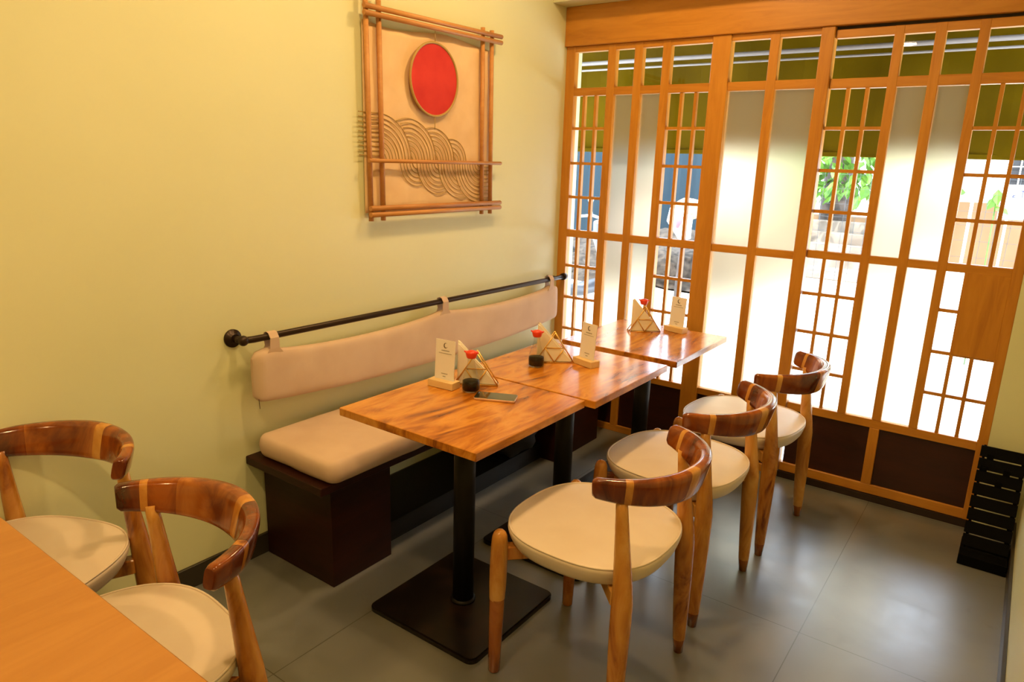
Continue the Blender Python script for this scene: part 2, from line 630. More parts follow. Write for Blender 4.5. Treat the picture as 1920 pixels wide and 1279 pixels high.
for zl, zr in ((2.089, 2.100), (2.064, 2.074)):
    stick('horizontal_stick', (0.048, -1.526, zl), (0.048, -0.657, zr))
stick('horizontal_stick', (0.048, -1.515, 1.515), (0.048, -0.640, 1.517), 0.008)
for zl, zr in ((1.325, 1.325), (1.299, 1.302)):
    stick('horizontal_stick', (0.048, -1.511, zl), (0.048, -0.637, zr))
# sun
SC = (-1.112, 1.862)
bm = BM()
rr_ = 0.148
ca = [bm.verts.new(L(0.030, SC[0] + rr_ * cos(2 * pi * k / 64), SC[1] + rr_ * sin(2 * pi * k / 64))) for k in range(64)]
cb = [bm.verts.new(L(0.034, SC[0] + rr_ * cos(2 * pi * k / 64), SC[1] + rr_ * sin(2 * pi * k / 64))) for k in range(64)]
bm.faces.new(ca)
bm.faces.new(cb)
for k in range(64):
    bm.faces.new([ca[k], ca[(k + 1) % 64], cb[(k + 1) % 64], cb[k]])
sun_o = obj('sun_disc', bm, M_SUN, art)
sun_o['label'] = 'red cloth sun disc'
bm = BM()
pts = [L(0.034, SC[0] + 0.151 * cos(2 * pi * k / 64), SC[1] + 0.151 * sin(2 * pi * k / 64)) for k in range(65)]
tube(bm, pts, 0.0055, n=8, cap=False)
obj('hoop', bm, M_CANE, sun_o)
bm = BM()
tube(bm, [L(0.036, -1.112, 2.06), L(0.036, -1.112, 2.012)], 0.0018, n=6)
obj('cord', bm, M_CANE, art)
bm = BM()
tube(bm, [L(0.036, -1.112, 1.713), L(0.036, -1.112, 1.655)], 0.0018, n=6)
obj('cord', bm, M_CANE, art)


def inside(y, z, c, r):
    return (y - c) ** 2 + (z - 1.515) ** 2 < (r - 0.004) ** 2


def crest(centre, rmax, occl, n, sgn, pegs):
    """quarter arcs; sgn=1 crest above the bar (falling to the right), -1 trough below"""
    bm = BM()
    for k in range(n):
        r = rmax - k * 0.0185
        if r < 0.012:
            break
        path = []
        if pegs is not None:
            path.append((pegs, 1.515 + sgn * r))
        start = 0 if pegs is not None else -42
        for a in range(start, 91, 6):
            t = R(a)
            y = centre + sgn * r * sin(t)
            z = 1.515 + sgn * r * cos(t)
            if occl and inside(y, z, *occl):
                continue
            path.append((y, z))
        if len(path) > 1:
            tube(bm, [L(0.0180 + 0.0015 * (k % 2), y, z) for y, z in path], 0.0019, n=6)
    return obj('wave_crest', bm, M_CANE, art)


crest(-1.430, 0.188, None, 10, 1, -1.540)
crest(-1.262, 0.178, (-1.430, 0.188), 9, 1, None)
crest(-1.108, 0.148, (-1.262, 0.178), 8, 1, None)
crest(-0.978, 0.104, (-1.108, 0.148), 6, 1, None)
crest(-0.772, 0.184, None, 10, -1, -0.694)
crest(-0.905, 0.164, (-0.772, 0.184), 9, -1, None)
crest(-1.065, 0.142, (-0.905, 0.164), 8, -1, None)
crest(-1.205, 0.104, (-1.065, 0.142), 6, -1, None)

# ------------------------------------------------------------------ bench, rail, cushions
bench = thing('bench', 'dark wooden wall bench with box supports running along the left wall', 'bench', (0.22, -1.1, 0))


def B(x0, x1, y0, y1, z0, z1):
    return (x0 - 0.22, x1 - 0.22, y0 + 1.1, y1 + 1.1, z0, z1)


bx('bench_top', B(0.001, 0.435, -2.12, -0.03, 0.395, 0.428), M_BENCH, bench, bev=0.003)
bx('support_box', B(0.014, 0.404, -2.055, -1.765, 0.0, 0.395), M_BENCH, bench, bev=0.002)
bx('support_box', B(0.014, 0.425, -0.60, -0.16, 0.0, 0.395), M_BENCH, bench, bev=0.002)

bx('shade_box', B(0.013, 0.33, -1.764, -0.601, 0.0, 0.085), M_BLACK, bench)  # added low black box, stands in for the shade under the bench
bag = thing('bag', 'black soft bag slumped on the floor beneath the bench', 'bag', (0.30, -0.80, 0.0855))
bm = BM()
sphere(bm, (0, 0, 0.125), 0.13, (0.62, 1.25, 0.96), 20, 12, jit=0.35, seed=3)
for v in bm.verts:
    v.co.z = max(v.co.z, 0.0)
obj('bag_body', bm, M_DARKCLOTH, bag)
bm = BM()
tube(bm, [(0.02, -0.10, 0.20), (0.05, -0.06, 0.27), (0.05, 0.02, 0.29), (0.05, 0.09, 0.24), (0.03, 0.11, 0.18)], 0.006, n=8)
obj('strap', bm, M_RED, bag)


def cushion(name, lx, ly, h, m, nx, ny, crown=0.01, wr=0.002, rad=0.03, seed=0, label=None, cat=None, loc=None):
    """rounded slab lying in the xy plane from z=0 to h"""
    bm = BM()
    n = 8
    layers = []
    prof = []
    for k in range(n + 1):
        a = -pi / 2 + pi * k / n
        prof.append((rad * (1 - cos(a)) * 0.9, h / 2 + (h / 2) * sin(a)))
    prof2 = [(ins, z) for ins, z in prof]
    outline = []
    rc = 0.048
    cs = [(lx / 2 - rc, ly / 2 - rc, 0), (-lx / 2 + rc, ly / 2 - rc, 90), (-lx / 2 + rc, -ly / 2 + rc, 180), (lx / 2 - rc, -ly / 2 + rc, 270)]
    P = []
    for cx, cy, a0 in cs:
        for k in range(9):
            P.append((cx, cy, R(a0 + k * 11.25)))
    # densify straight runs
    D = []
    for i in range(len(P)):
        a, b = P[i], P[(i + 1) % len(P)]
        D.append(a)
        pa = Vector((a[0] + rc * cos(a[2]), a[1] + rc * sin(a[2])))
        pb = Vector((b[0] + rc * cos(b[2]), b[1] + rc * sin(b[2])))
        d = (pb - pa).length
        if d > 0.1:
            q = int(d / 0.06)
            for j in range(1, q):
                t = j / q
                D.append((a[0] + (b[0] - a[0]) * t, a[1] + (b[1] - a[1]) * t, a[2]))
    rings = []
    for ins, z in prof2:
        ring = []
        for cx, cy, a in D:
            r = rc - ins
            x, y = cx + r * cos(a), cy + r * sin(a)
            w = wr * noise.noise(Vector((x * 9, y * 9, z * 20 + seed)))
            ring.append(bm.verts.new((x + w * cos(a), y + w * sin(a), z)))
        rings.append(ring)
    m_ = len(D)
    for a, b in zip(rings, rings[1:]):
        for k in range(m_):
            f = bm.faces.new((a[k], a[(k + 1) % m_], b[(k + 1) % m_], b[k]))
            f.smooth = True
    # crowned top: inner rings
    last = rings[-1]
    for s, dz in ((0.88, 0.35), (0.7, 0.7), (0.45, 0.92), (0.2, 1.0)):
        ring = []
        for v0 in rings[-1]:
            x, y = v0.co.x * s, v0.co.y * (1 - (1 - s) * lx / ly)
            w = wr * 1.5 * noise.noise(Vector((x * 6, y * 6, seed + 4)))
            ring.append(bm.verts.new((x, y, h + crown * dz + w)))
        for k in range(m_):
            f = bm.faces.new((last[k], last[(k + 1) % m_], ring[(k + 1) % m_], ring[k]))
            f.smooth = True
        last = ring
    f = bm.faces.new(last)
    f.smooth = True
    bm.faces.new(rings[0])
    return bm


bm = cushion('seat_cushion', 0.445, 2.04, 0.083, M_FABRIC, 1, 1, crown=0.010, wr=0.006, rad=0.028, seed=2)
o = obj('seat_cushion', bm, M_FABRIC, None, loc=(0.242, -1.075, 0.4285))
tag(o, 'long beige canvas seat cushion lying on the dark bench', 'cushion')

rail = thing('wall_rail', 'dark bronze pipe rail fixed along the left wall above the bench', 'rail', (0.0, -1.1, 0.888))
bm = BM()
tube(bm, [(0.035, -1.035, 0.0), (0.062, -1.03, 0), (0.070, -1.00, 0), (0.07, 0.95, -0.006), (0.07, 1.06, -0.006)], 0.0125, n=16)
tube(bm, [(0.01, -1.04, 0), (0.05, -1.035, 0)], 0.0125, n=16)
obj('pipe', bm, M_PIPE, rail)
bm = BM()
tube(bm, [(0.0, -1.04, 0), (0.008, -1.04, 0), (0.009, -1.04, 0), (0.022, -1.04, 0)], [0.033, 0.033, 0.020, 0.018], n=24)
obj('wall_flange', bm, M_PIPE, rail)
bm = BM()
sphere(bm, (0.062, -1.036, 0), 0.019, u=16, v=10)
obj('elbow_joint', bm, M_PIPE, rail)
bm = BM()
tube(bm, [(0.07, 1.055, -0.006), (0.07, 1.085, -0.006)], 0.020, n=20)
obj('end_cap', bm, M_PIPE, rail)
bm = BM()
tube(bm, [(0.07, 1.0, -0.006), (0.0, 1.0, -0.006)], 0.009, n=12)
obj('wall_bracket', bm, M_PIPE, rail)

# hanging back cushion: scalloped between three straps
bc = thing('backrest_cushion', 'long beige canvas backrest cushion hanging by loops from the bronze rail', 'cushion', (0.06, -1.1, 0.62))
NS = 90
yA, yB = -2.112, -0.098
straps = (-2.028, -1.094, -0.185)


def sag(y, zs, depth):
    # height between two straps follows a catenary-like dip, flat off the ends
    for a, b, d in ((straps[0], straps[1], depth), (straps[1], straps[2], depth * 0.95)):
        if a <= y <= b:
            t = (y - a) / (b - a)
            e = 4 * t * (1 - t)
            return zs - d * (e ** 0.55)
    t = min(abs(y - straps[0]), abs(y - straps[2])) / 0.085
    return zs - 0.016 * t


bm = BM()
rings = []
for i in range(NS + 1):
    y = yA + (yB - yA) * i / NS
    top = sag(y, 0.850, 0.040)
    bot = 0.655 - 0.036 * (4 * (i / NS) * (1 - i / NS)) ** 0.7 - 0.012 * sin(pi * i / NS)
    if i / NS > 0.97 or i / NS < 0.03:
        pass
    e = min((y - yA), (yB - y)) / 0.035
    rnd = 1.0 if e > 1 else math.sqrt(max(0.0, 1 - (1 - e) ** 2)) if e > 0 else 0
    hz = (top - bot) / 2 * (0.80 + 0.20 * rnd)
    cz = (top + bot) / 2
    hx = 0.026 * (0.25 + 0.75 * rnd)
    ring = []
    for k in range(28):
        a = 2 * pi * k / 28
        ca_, sa_ = cos(a), sin(a)
        px_ = math.copysign(abs(ca_) ** 0.55, ca_) * hx
        pz_ = math.copysign(abs(sa_) ** 0.35, sa_) * hz
        wv = 0.004 * noise.noise(Vector((y * 5, pz_ * 10, 1.0)))
        ring.append(bm.verts.new((px_ + 0.006 + (wv if ca_ > 0.2 else 0), y + 1.1, cz + pz_ - 0.62)))
    rings.append(ring)
for a, b in zip(rings, rings[1:]):
    for k in range(28):
        f = bm.faces.new((a[k], a[(k + 1) % 28], b[(k + 1) % 28], b[k]))
        f.smooth = True
for r_ in (rings[0], rings[-1]):
    bm.faces.new(r_)
obj('cushion_body', bm, M_FABRIC, bc)
for ys in straps:
    bm = BM()
    hw = 0.018
    path = [(0.026, 0.205), (0.028, 0.225), (0.030, 0.265), (0.018, 0.283), (0.006, 0.286), (-0.008, 0.280), (-0.011, 0.262), (-0.004, 0.235), (0.000, 0.205)]
    q = []
    for (x, z) in path:
        flare = 1.0 + 0.9 * max(0, (0.228 - z) / 0.02)
        q.append([bm.verts.new((x + dx, ys + 1.1 + s * hw * flare, z)) for s, dx in ((-1, 0), (1, 0), (1, 0.003), (-1, 0.003))])
    for a, b in zip(q, q[1:]):
        for k in range(4):
            bm.faces.new((a[k], a[(k + 1) % 4], b[(k + 1) % 4], b[k]))
    for r_ in (q[0], q[-1]):
        bm.faces.new(r_)
    obj('hanging_loop', bm, M_FABRIC, bc)
bm = BM()
tube(bm, [(0.02, -1.0, 0.045), (0.022, -1.0, 0.02), (0.02, -0.998, 0.008)], 0.0012, n=5)
obj('loose_thread', bm, M_SKIRT, bc)

# ------------------------------------------------------------------ tables


def make_table(label, loc, lx, ly):
    t = thing('pedestal_table', label, 'table', loc, 0, 'square pedestal tables along the bench')
    bm = BM()
    box(bm, -lx / 2, lx / 2, -ly / 2, ly / 2, 0.723, 0.75, bev=0.002)
    obj('tabletop', bm, M_TOP, t)
    bm = BM()
    for a in (45, -45):
        mtx = Matrix.Rotation(R(a), 4, 'Z')
        vs = box(bm, -0.36, 0.36, -0.017, 0.017, 0.7165, 0.7225)
        for v in vs:
            v.co = mtx @ v.co
    obj('top_bracket', bm, M_BLACK, t)
    bm = BM()
    tube(bm, [(0, 0, 0.022), (0, 0, 0.7165)], 0.037, n=32)
    obj('pedestal', bm, M_BLACK, t)
    bm = BM()
    box(bm, -0.235, 0.235, -0.235, 0.235, 0.0, 0.018)
    vert_e = [e for e in bm.edges if abs(e.verts[0].co.z - e.verts[1].co.z) > 0.01]
    bmesh.ops.bevel(bm, geom=vert_e, offset=0.03, segments=6, affect='EDGES', profile=0.5)
    top_e = [e for e in bm.edges if all(v.co.z > 0.017 for v in e.verts)]
    bmesh.ops.bevel(bm, geom=top_e, offset=0.005, segments=2, affect='EDGES')
    obj('base_plate', bm, M_BASE, t)
    bm = BM()
    lathe(bm, [(0.037, 0.0185), (0.044, 0.0185), (0.044, 0.026), (0.038, 0.029), (0.037, 0.03)], n=32)
    obj('base_collar', bm, M_BLACK, t)
    return t


make_table('near square wooden pedestal table, the one with the phone on it', (0.829, -1.829, 0), 0.565, 0.586)
make_table('middle square wooden pedestal table between the phone table and the window table', (0.853, -1.232, 0), 0.586, 0.586)
make_table('far square wooden pedestal table set nearest the window', (0.875, -0.576, 0), 0.560, 0.585)

# foreground table
t = thing('dining_table', 'pale orange laminate table cropped in the bottom left foreground', 'table', (1.0, -3.45, 0))
bm = BM()
box(bm, -0.92, 0.72, -0.40, 0.40, 0.722, 0.75, bev=0.003)
obj('tabletop', bm, M_LIGHTTOP, t)
for sx in (-0.5, 0.45):
    bm = BM()
    tube(bm, [(sx, 0, 0.018), (sx, 0, 0.722)], 0.037, n=24)
    obj('pedestal', bm, M_BLACK, t)
    bx('base_plate', (sx - 0.2, sx + 0.2, -0.22, 0.22, 0, 0.018), M_BASE, t, bev=0.004)


# ------------------------------------------------------------------ chairs
def make_chair(label, group):
    """chair faces -x; back towards +x; origin on the floor under the seat centre"""
    c = thing('dining_chair', label, 'chair', group=group)
    # seat pad: rounded square, domed, tapering underneath
    n = 72

    def ol(s, k, e=3.0):
        a = 2 * pi * k / n
        ca_, sa_ = cos(a), sin(a)
        r = (abs(ca_) ** e + abs(sa_) ** e) ** (-1 / e)
        return r * ca_ * 0.242 * s, r * sa_ * 0.245 * s
    bm = BM()
    prof = [(0.0, 0.415, 2.4), (0.80, 0.420, 2.4), (0.90, 0.421, 2.4), (0.94, 0.426, 2.5), (0.965, 0.436, 2.5), (0.985, 0.452, 2.6), (1.0, 0.466, 2.6), (0.998, 0.474, 2.6), (0.982, 0.4785, 2.6),
            (0.95, 0.480, 2.6), (0.8, 0.484, 2.5), (0.5, 0.488, 2.4), (0.2, 0.489, 2.2), (0.0, 0.489, 2)]
    rings = []
    for s, z, e in prof:
        if s == 0:
            rings.append([bm.verts.new((0, 0, z))])
        else:
            rings.append([bm.verts.new((*ol(s, k, e), z)) for k in range(n)])
    for a, b in zip(rings, rings[1:]):
        for k in range(n):
            vs = []
            for v in (a[k % len(a)], a[(k + 1) % n % len(a)], b[(k + 1) % n % len(b)], b[k % len(b)]):
                if v not in vs:
                    vs.append(v)
            f = bm.faces.new(vs)
            f.smooth = True
    bmesh.ops.translate(bm, verts=bm.verts, vec=(0, 0, 0.010))
    seat = obj('seat', bm, M_CREAM, c)
    bm = BM()
    tube(bm, [(*ol(0.985, k, 2.6), 0.489) for k in range(n + 1)], 0.0032, n=6, cap=False)
    obj('piping', bm, M_CREAM, seat)
    # underframe
    bm = BM()
    for s in (-1, 1):
        mtx = Matrix.Translation((-0.004, 0, 0)) @ Matrix.Rotation(math.atan2(s * 0.42, 0.40), 4, 'Z')
        tmp = BM()
        box(tmp, -0.278, 0.272, -0.017, 0.017, 0.386, 0.4295, bev=0.003)
        tmp.transform(mtx)
        me_ = bpy.data.meshes.new('tmp')
        tmp.to_mesh(me_)
        tmp.free()
        bm.from_mesh(me_)
        bpy.data.meshes.remove(me_)
    obj('seat_frame', bm, M_HONEY, c)
    # front legs with domed tops; the lower part of each is a darker timber
    for s in (-1, 1):
        zs = [0.0, 0.004, 0.10, 0.20, 0.256, 0.260, 0.31, 0.39, 0.445, 0.465, 0.477, 0.484, 0.4865]
        rs = [0.016, 0.0185, 0.0205, 0.0225, 0.0235, 0.0240, 0.0260, 0.0262, 0.0245, 0.0225, 0.0180, 0.011, 0.002]
        bm = BM()
        rg = tube(bm, [(-0.205 + 0.01 * (z / 0.5), s * 0.215, z) for z in zs], rs, n=18)
        bm.faces.ensure_lookup_table()
        for f in bm.faces:
            z = f.calc_center_median().z
            f.material_index = 1 if z < 0.258 else 0
        obj('leg', bm, [M_HONEY, M_MIDW], c)
    # rear legs rise to the back rail
    for s in (-1, 1):
        bot = Vector((0.212, s * 0.228, 0))
        mid = Vector((0.205, s * 0.208, 0.43))
        top = Vector((0.176, s * 0.196, 0.705))
        pts, rad = [], []
        for k in range(15):
            tt = k / 14
            p = bot.lerp(mid, tt / 0.6) if tt < 0.6 else mid.lerp(top, (tt - 0.6) / 0.4)
            pts.append(p)
            rad.append(0.0175 + 0.0115 * math.sin(min(1, tt / 0.55) * pi / 2) - (0.014 * max(0, (tt - 0.6) / 0.4) ** 0.8))
        rad[0] = 0.015
        bm = BM()
        tube(bm, pts, rad, n=18)
        for f in bm.faces:
            z = f.calc_center_median().z
            f.material_index = 1 if z < 0.06 else 0
        obj('leg', bm, [M_HONEY, M_MIDW], c)
    # curved back rail in jointed segments of dark and pale teak
    bm = BM()
    N = 72
    A0, A1 = -72, 72
    mats = []
    rings = []
    rx, ry = 0.256, 0.252
    cx = 0.035
    K = 20
    for i in range(N + 1):
        a = A0 + (A1 - A0) * i / N
        ar = R(a)
        p = Vector((cx + rx * cos(ar), ry * sin(ar), 0))
        tn = Vector((-rx * sin(ar), ry * cos(ar), 0)).normalized()
        out = Vector((tn.y, -tn.x, 0))
        u = abs(a) / 72
        ht = 0.050 - 0.020 * u ** 1.5          # half height
        th = 0.0165 + 0.004 * (1 - u)        # half thickness
        endt = min(1.0, (1 - u) / 0.035)
        endf = 0.80 + 0.20 * math.sqrt(max(0, 1 - (1 - endt) ** 2))
        zc = 0.716 + 0.012 * u ** 2
        ring = []
        for k in range(K):
            b = 2 * pi * k / K
            cb_, sb_ = cos(b), sin(b)
            dx_ = math.copysign(abs(cb_) ** 0.55, cb_) * th * endf
            dz_ = math.copysign(abs(sb_) ** 0.5, sb_) * ht * endf
            lean = 0.25 * dz_
            ring.append(bm.verts.new(p + out * (dx_ + lean) + Vector((0, 0, zc + dz_))))
        rings.append(ring)
    seg = [(-72, -55, 1), (-55, -50, 0), (-52, -14, 1), (-14, -6, 0), (-6, 40, 2), (40, 55, 1), (55, 60, 0), (60, 72, 1)]
    for i in range(N):
        a = A0 + (A1 - A0) * (i + 0.5) / N
        mi = [m_ for lo, hi, m_ in seg if lo <= a <= hi][0]
        for k in range(K):
            f = bm.faces.new((rings[i][k], rings[i][(k + 1) % K], rings[i + 1][(k + 1) % K], rings[i + 1][k]))
            f.smooth = True
            f.material_index = mi
    for r_ in (rings[0], rings[-1]):
        f = bm.faces.new(r_)
        f.material_index = 1
    obj('back_rail', bm, [M_HONEY, M_DARKW, M_MIDW], c)
    return c


G1 = 'round backed chairs on the open side of the bench tables'
G2 = 'round backed chairs at the foreground table'
ch = make_chair('nearest round-seat wooden chair, its curved back towards the camera, at the phone table', G1)
ch.location = (1.328, -1.815, 0)
ch.rotation_euler = (0, 0, R(0))
dup(ch, (1.324, -1.195, 0), R(-3), 'middle round-seat wooden chair between the nearest chair and the one by the door', G1)
dup(ch, (1.364, -0.583, 0), R(-4), 'round-seat wooden chair nearest the sliding door, at the far table', G1)
dup(ch, (0.815, -2.975, 0), R(84), 'round-back wooden chair at the foreground table, right of the chair against the wall', G2)
dup(ch, (0.268, -2.965, 0), R(114), 'round-back wooden chair against the left wall, cut by the left picture edge', G2)


# ------------------------------------------------------------------ table-top things
def card_stand(label, x, y, rz):
    t = thing('card_stand', label, 'card stand', (x, y, 0.7505), rz, 'menu card stands on the bench tables')
    bm = BM()
    box(bm, -0.054, 0.054, -0.024, 0.024, 0, 0.026, bev=0.0015)
    obj('wooden_block', bm, M_BLOCK, t)
    bm = BM()
    vs = box(bm, -0.042, 0.042, -0.001, 0.001, 0.012, 0.168)
    lean = Matrix.Rotation(R(-4), 4, 'X')
    for v in vs:
        v.co = lean @ v.co
    card = obj('card', bm, M_CARD, t)
    bm = BM()

    def mark(x0, x1, z0, z1):
        q = [bm.verts.new(lean @ Vector((xx, yy, zz))) for xx in (x0, x1) for yy in (-0.0016, -0.0011) for zz in (z0, z1)]
        for f in [(0, 1, 3, 2), (4, 6, 7, 5), (0, 4, 5, 1), (2, 3, 7, 6), (0, 2, 6, 4), (1, 5, 7, 3)]:
            bm.faces.new([q[i] for i in f])
    # crescent emblem
    for k in range(14):
        a = R(60 + k * 20)
        r0, r1 = 0.0085, 0.0085 - 0.0045 * sin(pi * (k + 0.5) / 14)
        a2 = R(60 + (k + 1) * 20)
        pts_ = []
        for (rr, aa) in ((r0, a), (r0, a2), (r1, a2), (r1, a)):
            pts_.append((rr * cos(aa), 0.148 + rr * sin(aa) * 1.15))
        q = [bm.verts.new(lean @ Vector((px_, yy, pz_))) for yy in (-0.0016, -0.0011) for px_, pz_ in pts_]
        for f in [(0, 1, 2, 3), (7, 6, 5, 4), (0, 4, 5, 1), (1, 5, 6, 2), (2, 6, 7, 3), (3, 7, 4, 0)]:
            bm.faces.new([q[i] for i in f])
    for k in range(9):
        mark(-0.016 + k * 0.0038, -0.0138 + k * 0.0038, 0.128, 0.1315)
    obj('emblem', bm, M_INK, card)
    bm = BM()
    mark(-0.028, 0.028, 0.1195, 0.1208)
    obj('printed_rule', bm, M_INK, card)
    bm = BM()
    for k in range(10):
        mark(-0.013 + k * 0.0028, -0.0114 + k * 0.0028, 0.046, 0.0485)
    for k in range(4):
        mark(-0.006 + k * 0.0032, -0.0038 + k * 0.0032, 0.036, 0.0385)
    obj('lettering', bm, M_INK, card)
    return t


card_stand('white menu card in a pine block on the near table, left of the soy bottle', 0.655, -1.742, R(4))
card_stand('white menu card in a pine block on the middle table', 0.893, -1.160, R(-17))
card_stand('white menu card in a pine block on the far table by the window', 0.925, -0.358, R(-13))


def napkin_holder(label, x, y, rz):
    t = thing('napkin_holder', label, 'napkin holder', (x, y, 0.7505), rz, 'brass wire napkin holders on the bench tables')
    W2, H, D = 0.0775, 0.122, 0.034
    r = 0.0021
    for s, nm in ((-1, 'front_wires'), (1, 'rear_wires')):
        y0 = s * D / 2
        a, b, c = (-W2, y0, r), (W2, y0, r), (0, y0 * 0.9, H)
        ab, bc_, ca_ = (0, y0, r), (W2 / 2, y0 * 0.95, H / 2), (-W2 / 2, y0 * 0.95, H / 2)
        bm = BM()
        for p, q in ((a, b), (b, c), (c, a), (ab, bc_), (bc_, ca_), (ca_, ab)):
            tube(bm, [p, q], r, n=8)
        obj(nm, bm, M_GOLD, t)
    for x_ in (-W2, 0, W2):
        bm = BM()
        tube(bm, [(x_, -D / 2, r), (x_, D / 2, r)], r, n=8)
        obj('base_wire', bm, M_GOLD, t)
    # napkins resting in it, each its own object
    for k in range(4):
        bm = BM()
        yk = -0.0105 + k * 0.007
        sh = random.uniform(-0.006, 0.006)
        hh = 0.155 + random.uniform(-0.006, 0.008)
        pts_ = [(-0.066 + sh, 0.0055), (-0.064 + sh, hh), (-0.058 + sh, hh - 0.002), (0.074 + sh, 0.010), (0.074 + sh, 0.0055)]
        q = []
        for dy in (-0.0028, 0.0, 0.0028):
            grow = 1.0 if dy == 0 else 0.97
            q.append([bm.verts.new((px_ * grow, yk + dy + 0.004 * (pz_ / 0.16) * (k - 1.5) * 0.6, max(pz_ * (1 if dy == 0 else 0.985), 0.0052))) for px_, pz_ in pts_])
        for A_, B_ in zip(q, q[1:]):
            for j in range(5):
                bm.faces.new((A_[j], A_[(j + 1) % 5], B_[(j + 1) % 5], B_[j]))
        bm.faces.new(q[0])
        bm.faces.new(q[-1])
        o = obj('napkin', bm, M_NAPK, None, loc=(x, y, 0.7505))
        o.rotation_euler = (0, 0, rz)
        where = {'near': 'on the near table', 'midd': 'on the middle table', 'far ': 'on the far table'}[label.split('on the ')[1][:4]]
        tag(o, ('frontmost', 'second from front', 'third from front', 'rearmost')[k] + ' paper napkin in the wire holder ' + where, 'napkin', 'napkins standing in the wire holder ' + where)
    return t


napkin_holder('brass wire triangle napkin holder on the near table behind the soy bottle', 0.722, -1.642, R(33))
napkin_holder('brass wire triangle napkin holder on the middle table', 0.772, -1.208, R(38))
napkin_holder('brass wire triangle napkin holder on the far table by the window', 0.806, -0.462, R(40))


def soy_bottle(label, x, y):
    t = thing('soy_sauce_bottle', label, 'sauce bottle', (x, y, 0.7505), 0, 'soy sauce bottles on the bench tables')
    bm = BM()
    lathe(bm, [(0, 0.002), (0.028, 0.0), (0.0315, 0.004), (0.0315, 0.028), (0.030, 0.040), (0.024, 0.062), (0.017, 0.085), (0.0125, 0.104), (0.0125, 0.122)], n=36)
    obj('glass_body', bm, M_BOTTLE, t)
    bm = BM()
    lathe(bm, [(0, 0.005), (0.0285, 0.005), (0.0297, 0.008), (0.0297, 0.037), (0.0, 0.037)], n=36)
    obj('soy_sauce', bm, M_SOY, t)
    bm = BM()
    lathe(bm, [(0.0, 0.119), (0.0155, 0.119), (0.0175, 0.124), (0.0205, 0.136), (0.0200, 0.141), (0.010, 0.145), (0, 0.146)], n=28)
    for a in (20, 200):
        q = Vector((0.018 * cos(R(a)), 0.018 * sin(R(a)), 0.137))
        tube(bm, [q, q * 1.0 + Vector((0.008 * cos(R(a)), 0.008 * sin(R(a)), 0.004))], [0.004, 0.0028], n=8)
    cp = obj('cap', bm, M_RED, t)
    cp['label'] = 'red plastic pouring cap'
    return t


soy_bottle('red-capped soy sauce bottle beside the phone on the near table', 0.756, -1.714)
soy_bottle('red-capped soy sauce bottle on the middle table in front of its napkins', 0.752, -1.306)
soy_bottle('red-capped soy sauce bottle mostly hidden behind the napkins on the far table', 0.768, -0.400)

ph = thing('mobile_phone', 'mobile phone with rose gold rim lying screen up on the near table', 'phone', (0.872, -1.722, 0.7505), R(25))


def rrect(bm, lx, ly, r, z0, z1, ch):
    def loop(ins, z):
        vs = []
        for cx_, cy_, a0 in ((lx - r, ly - r, 0), (-lx + r, ly - r, 90), (-lx + r, -ly + r, 180), (lx - r, -ly + r, 270)):
            for k in range(7):
                a_ = R(a0 + 15 * k)
                vs.append(bm.verts.new((cx_ + (r - ins) * cos(a_), cy_ + (r - ins) * sin(a_), z)))
        return vs
    ls = [loop(ch, z0), loop(0, z0 + ch), loop(0, z1 - ch), loop(ch, z1)]
    for p, q in zip(ls, ls[1:]):
        for k in range(28):
            bm.faces.new((p[k], p[(k + 1) % 28], q[(k + 1) % 28], q[k]))
    bm.faces.new(ls[0])
    bm.faces.new(ls[-1])


bm = BM()
rrect(bm, 0.071, 0.035, 0.010, 0.0, 0.0078, 0.0015)
obj('phone_body', bm, M_PHONE, ph)
bm = BM()
rrect(bm, 0.0695, 0.0335, 0.009, 0.0078, 0.0086, 0.0002)
obj('screen', bm, M_SCREEN, ph)
bm = BM()
tube(bm, [(-0.061, 0.0, 0.0086), (-0.061, 0.0, 0.0090)], 0.0035, n=16)
obj('home_button', bm, M_BLACK, ph)

# ------------------------------------------------------------------ black slatted stand in the corner
rk = thing('slatted_rack', 'black metal slatted rack standing in the corner right of the sliding door', 'rack', (2.305, -0.2, 0))
yb, yt = -0.345, -0.09      # leans back from floor to wall


def rp(z):
    t_ = z / 0.42
    return yb + (yt - yb) * t_ + 0.2


nsl = 9
for k in range(nsl):
    z0 = 0.012 + k * 0.0465
    z1 = z0 + 0.040
    bm = BM()
    vs = box(bm, -0.083, 0.078, -0.005, 0.005, 0, 0.040, bev=0.0015)
    dy = rp(z1) - rp(z0)
    for v in bm.verts:
        f_ = v.co.z / 0.04
        v.co.y += rp(z0) + dy * f_
        v.co.z += z0
    obj('slat', bm, M_RACK, rk)
for z_, xx in ((0.385, -0.045), (0.338, 0.02), (0.338, -0.06), (0.290, 0.0)):
    bm = BM()
    box(bm, xx - 0.012, xx + 0.012, rp(z_) - 0.005, rp(z_) + 0.005, z_ - 0.014, z_ + 0.014)
    obj('spacer', bm, M_RACK, rk)
for s in (-0.070, 0.070):
    bm = BM()
    tube(bm, [(s, rp(0.0) + 0.008, 0.006), (s, rp(0.42) + 0.012, 0.425)], 0.005, n=8)
    tube(bm, [(s, rp(0.0) + 0.008, 0.006), (s, 0.15, 0.006), (s, 0.15, 0.40), (s, rp(0.42) + 0.012, 0.42)], 0.005, n=8)
    obj('side_rod', bm, M_RACK, rk)
bx('bottom_tray', (-0.085, 0.080, rp(0) - 0.03, rp(0) + 0.15, 0.0, 0.045), M_RACK, rk, bev=0.002)

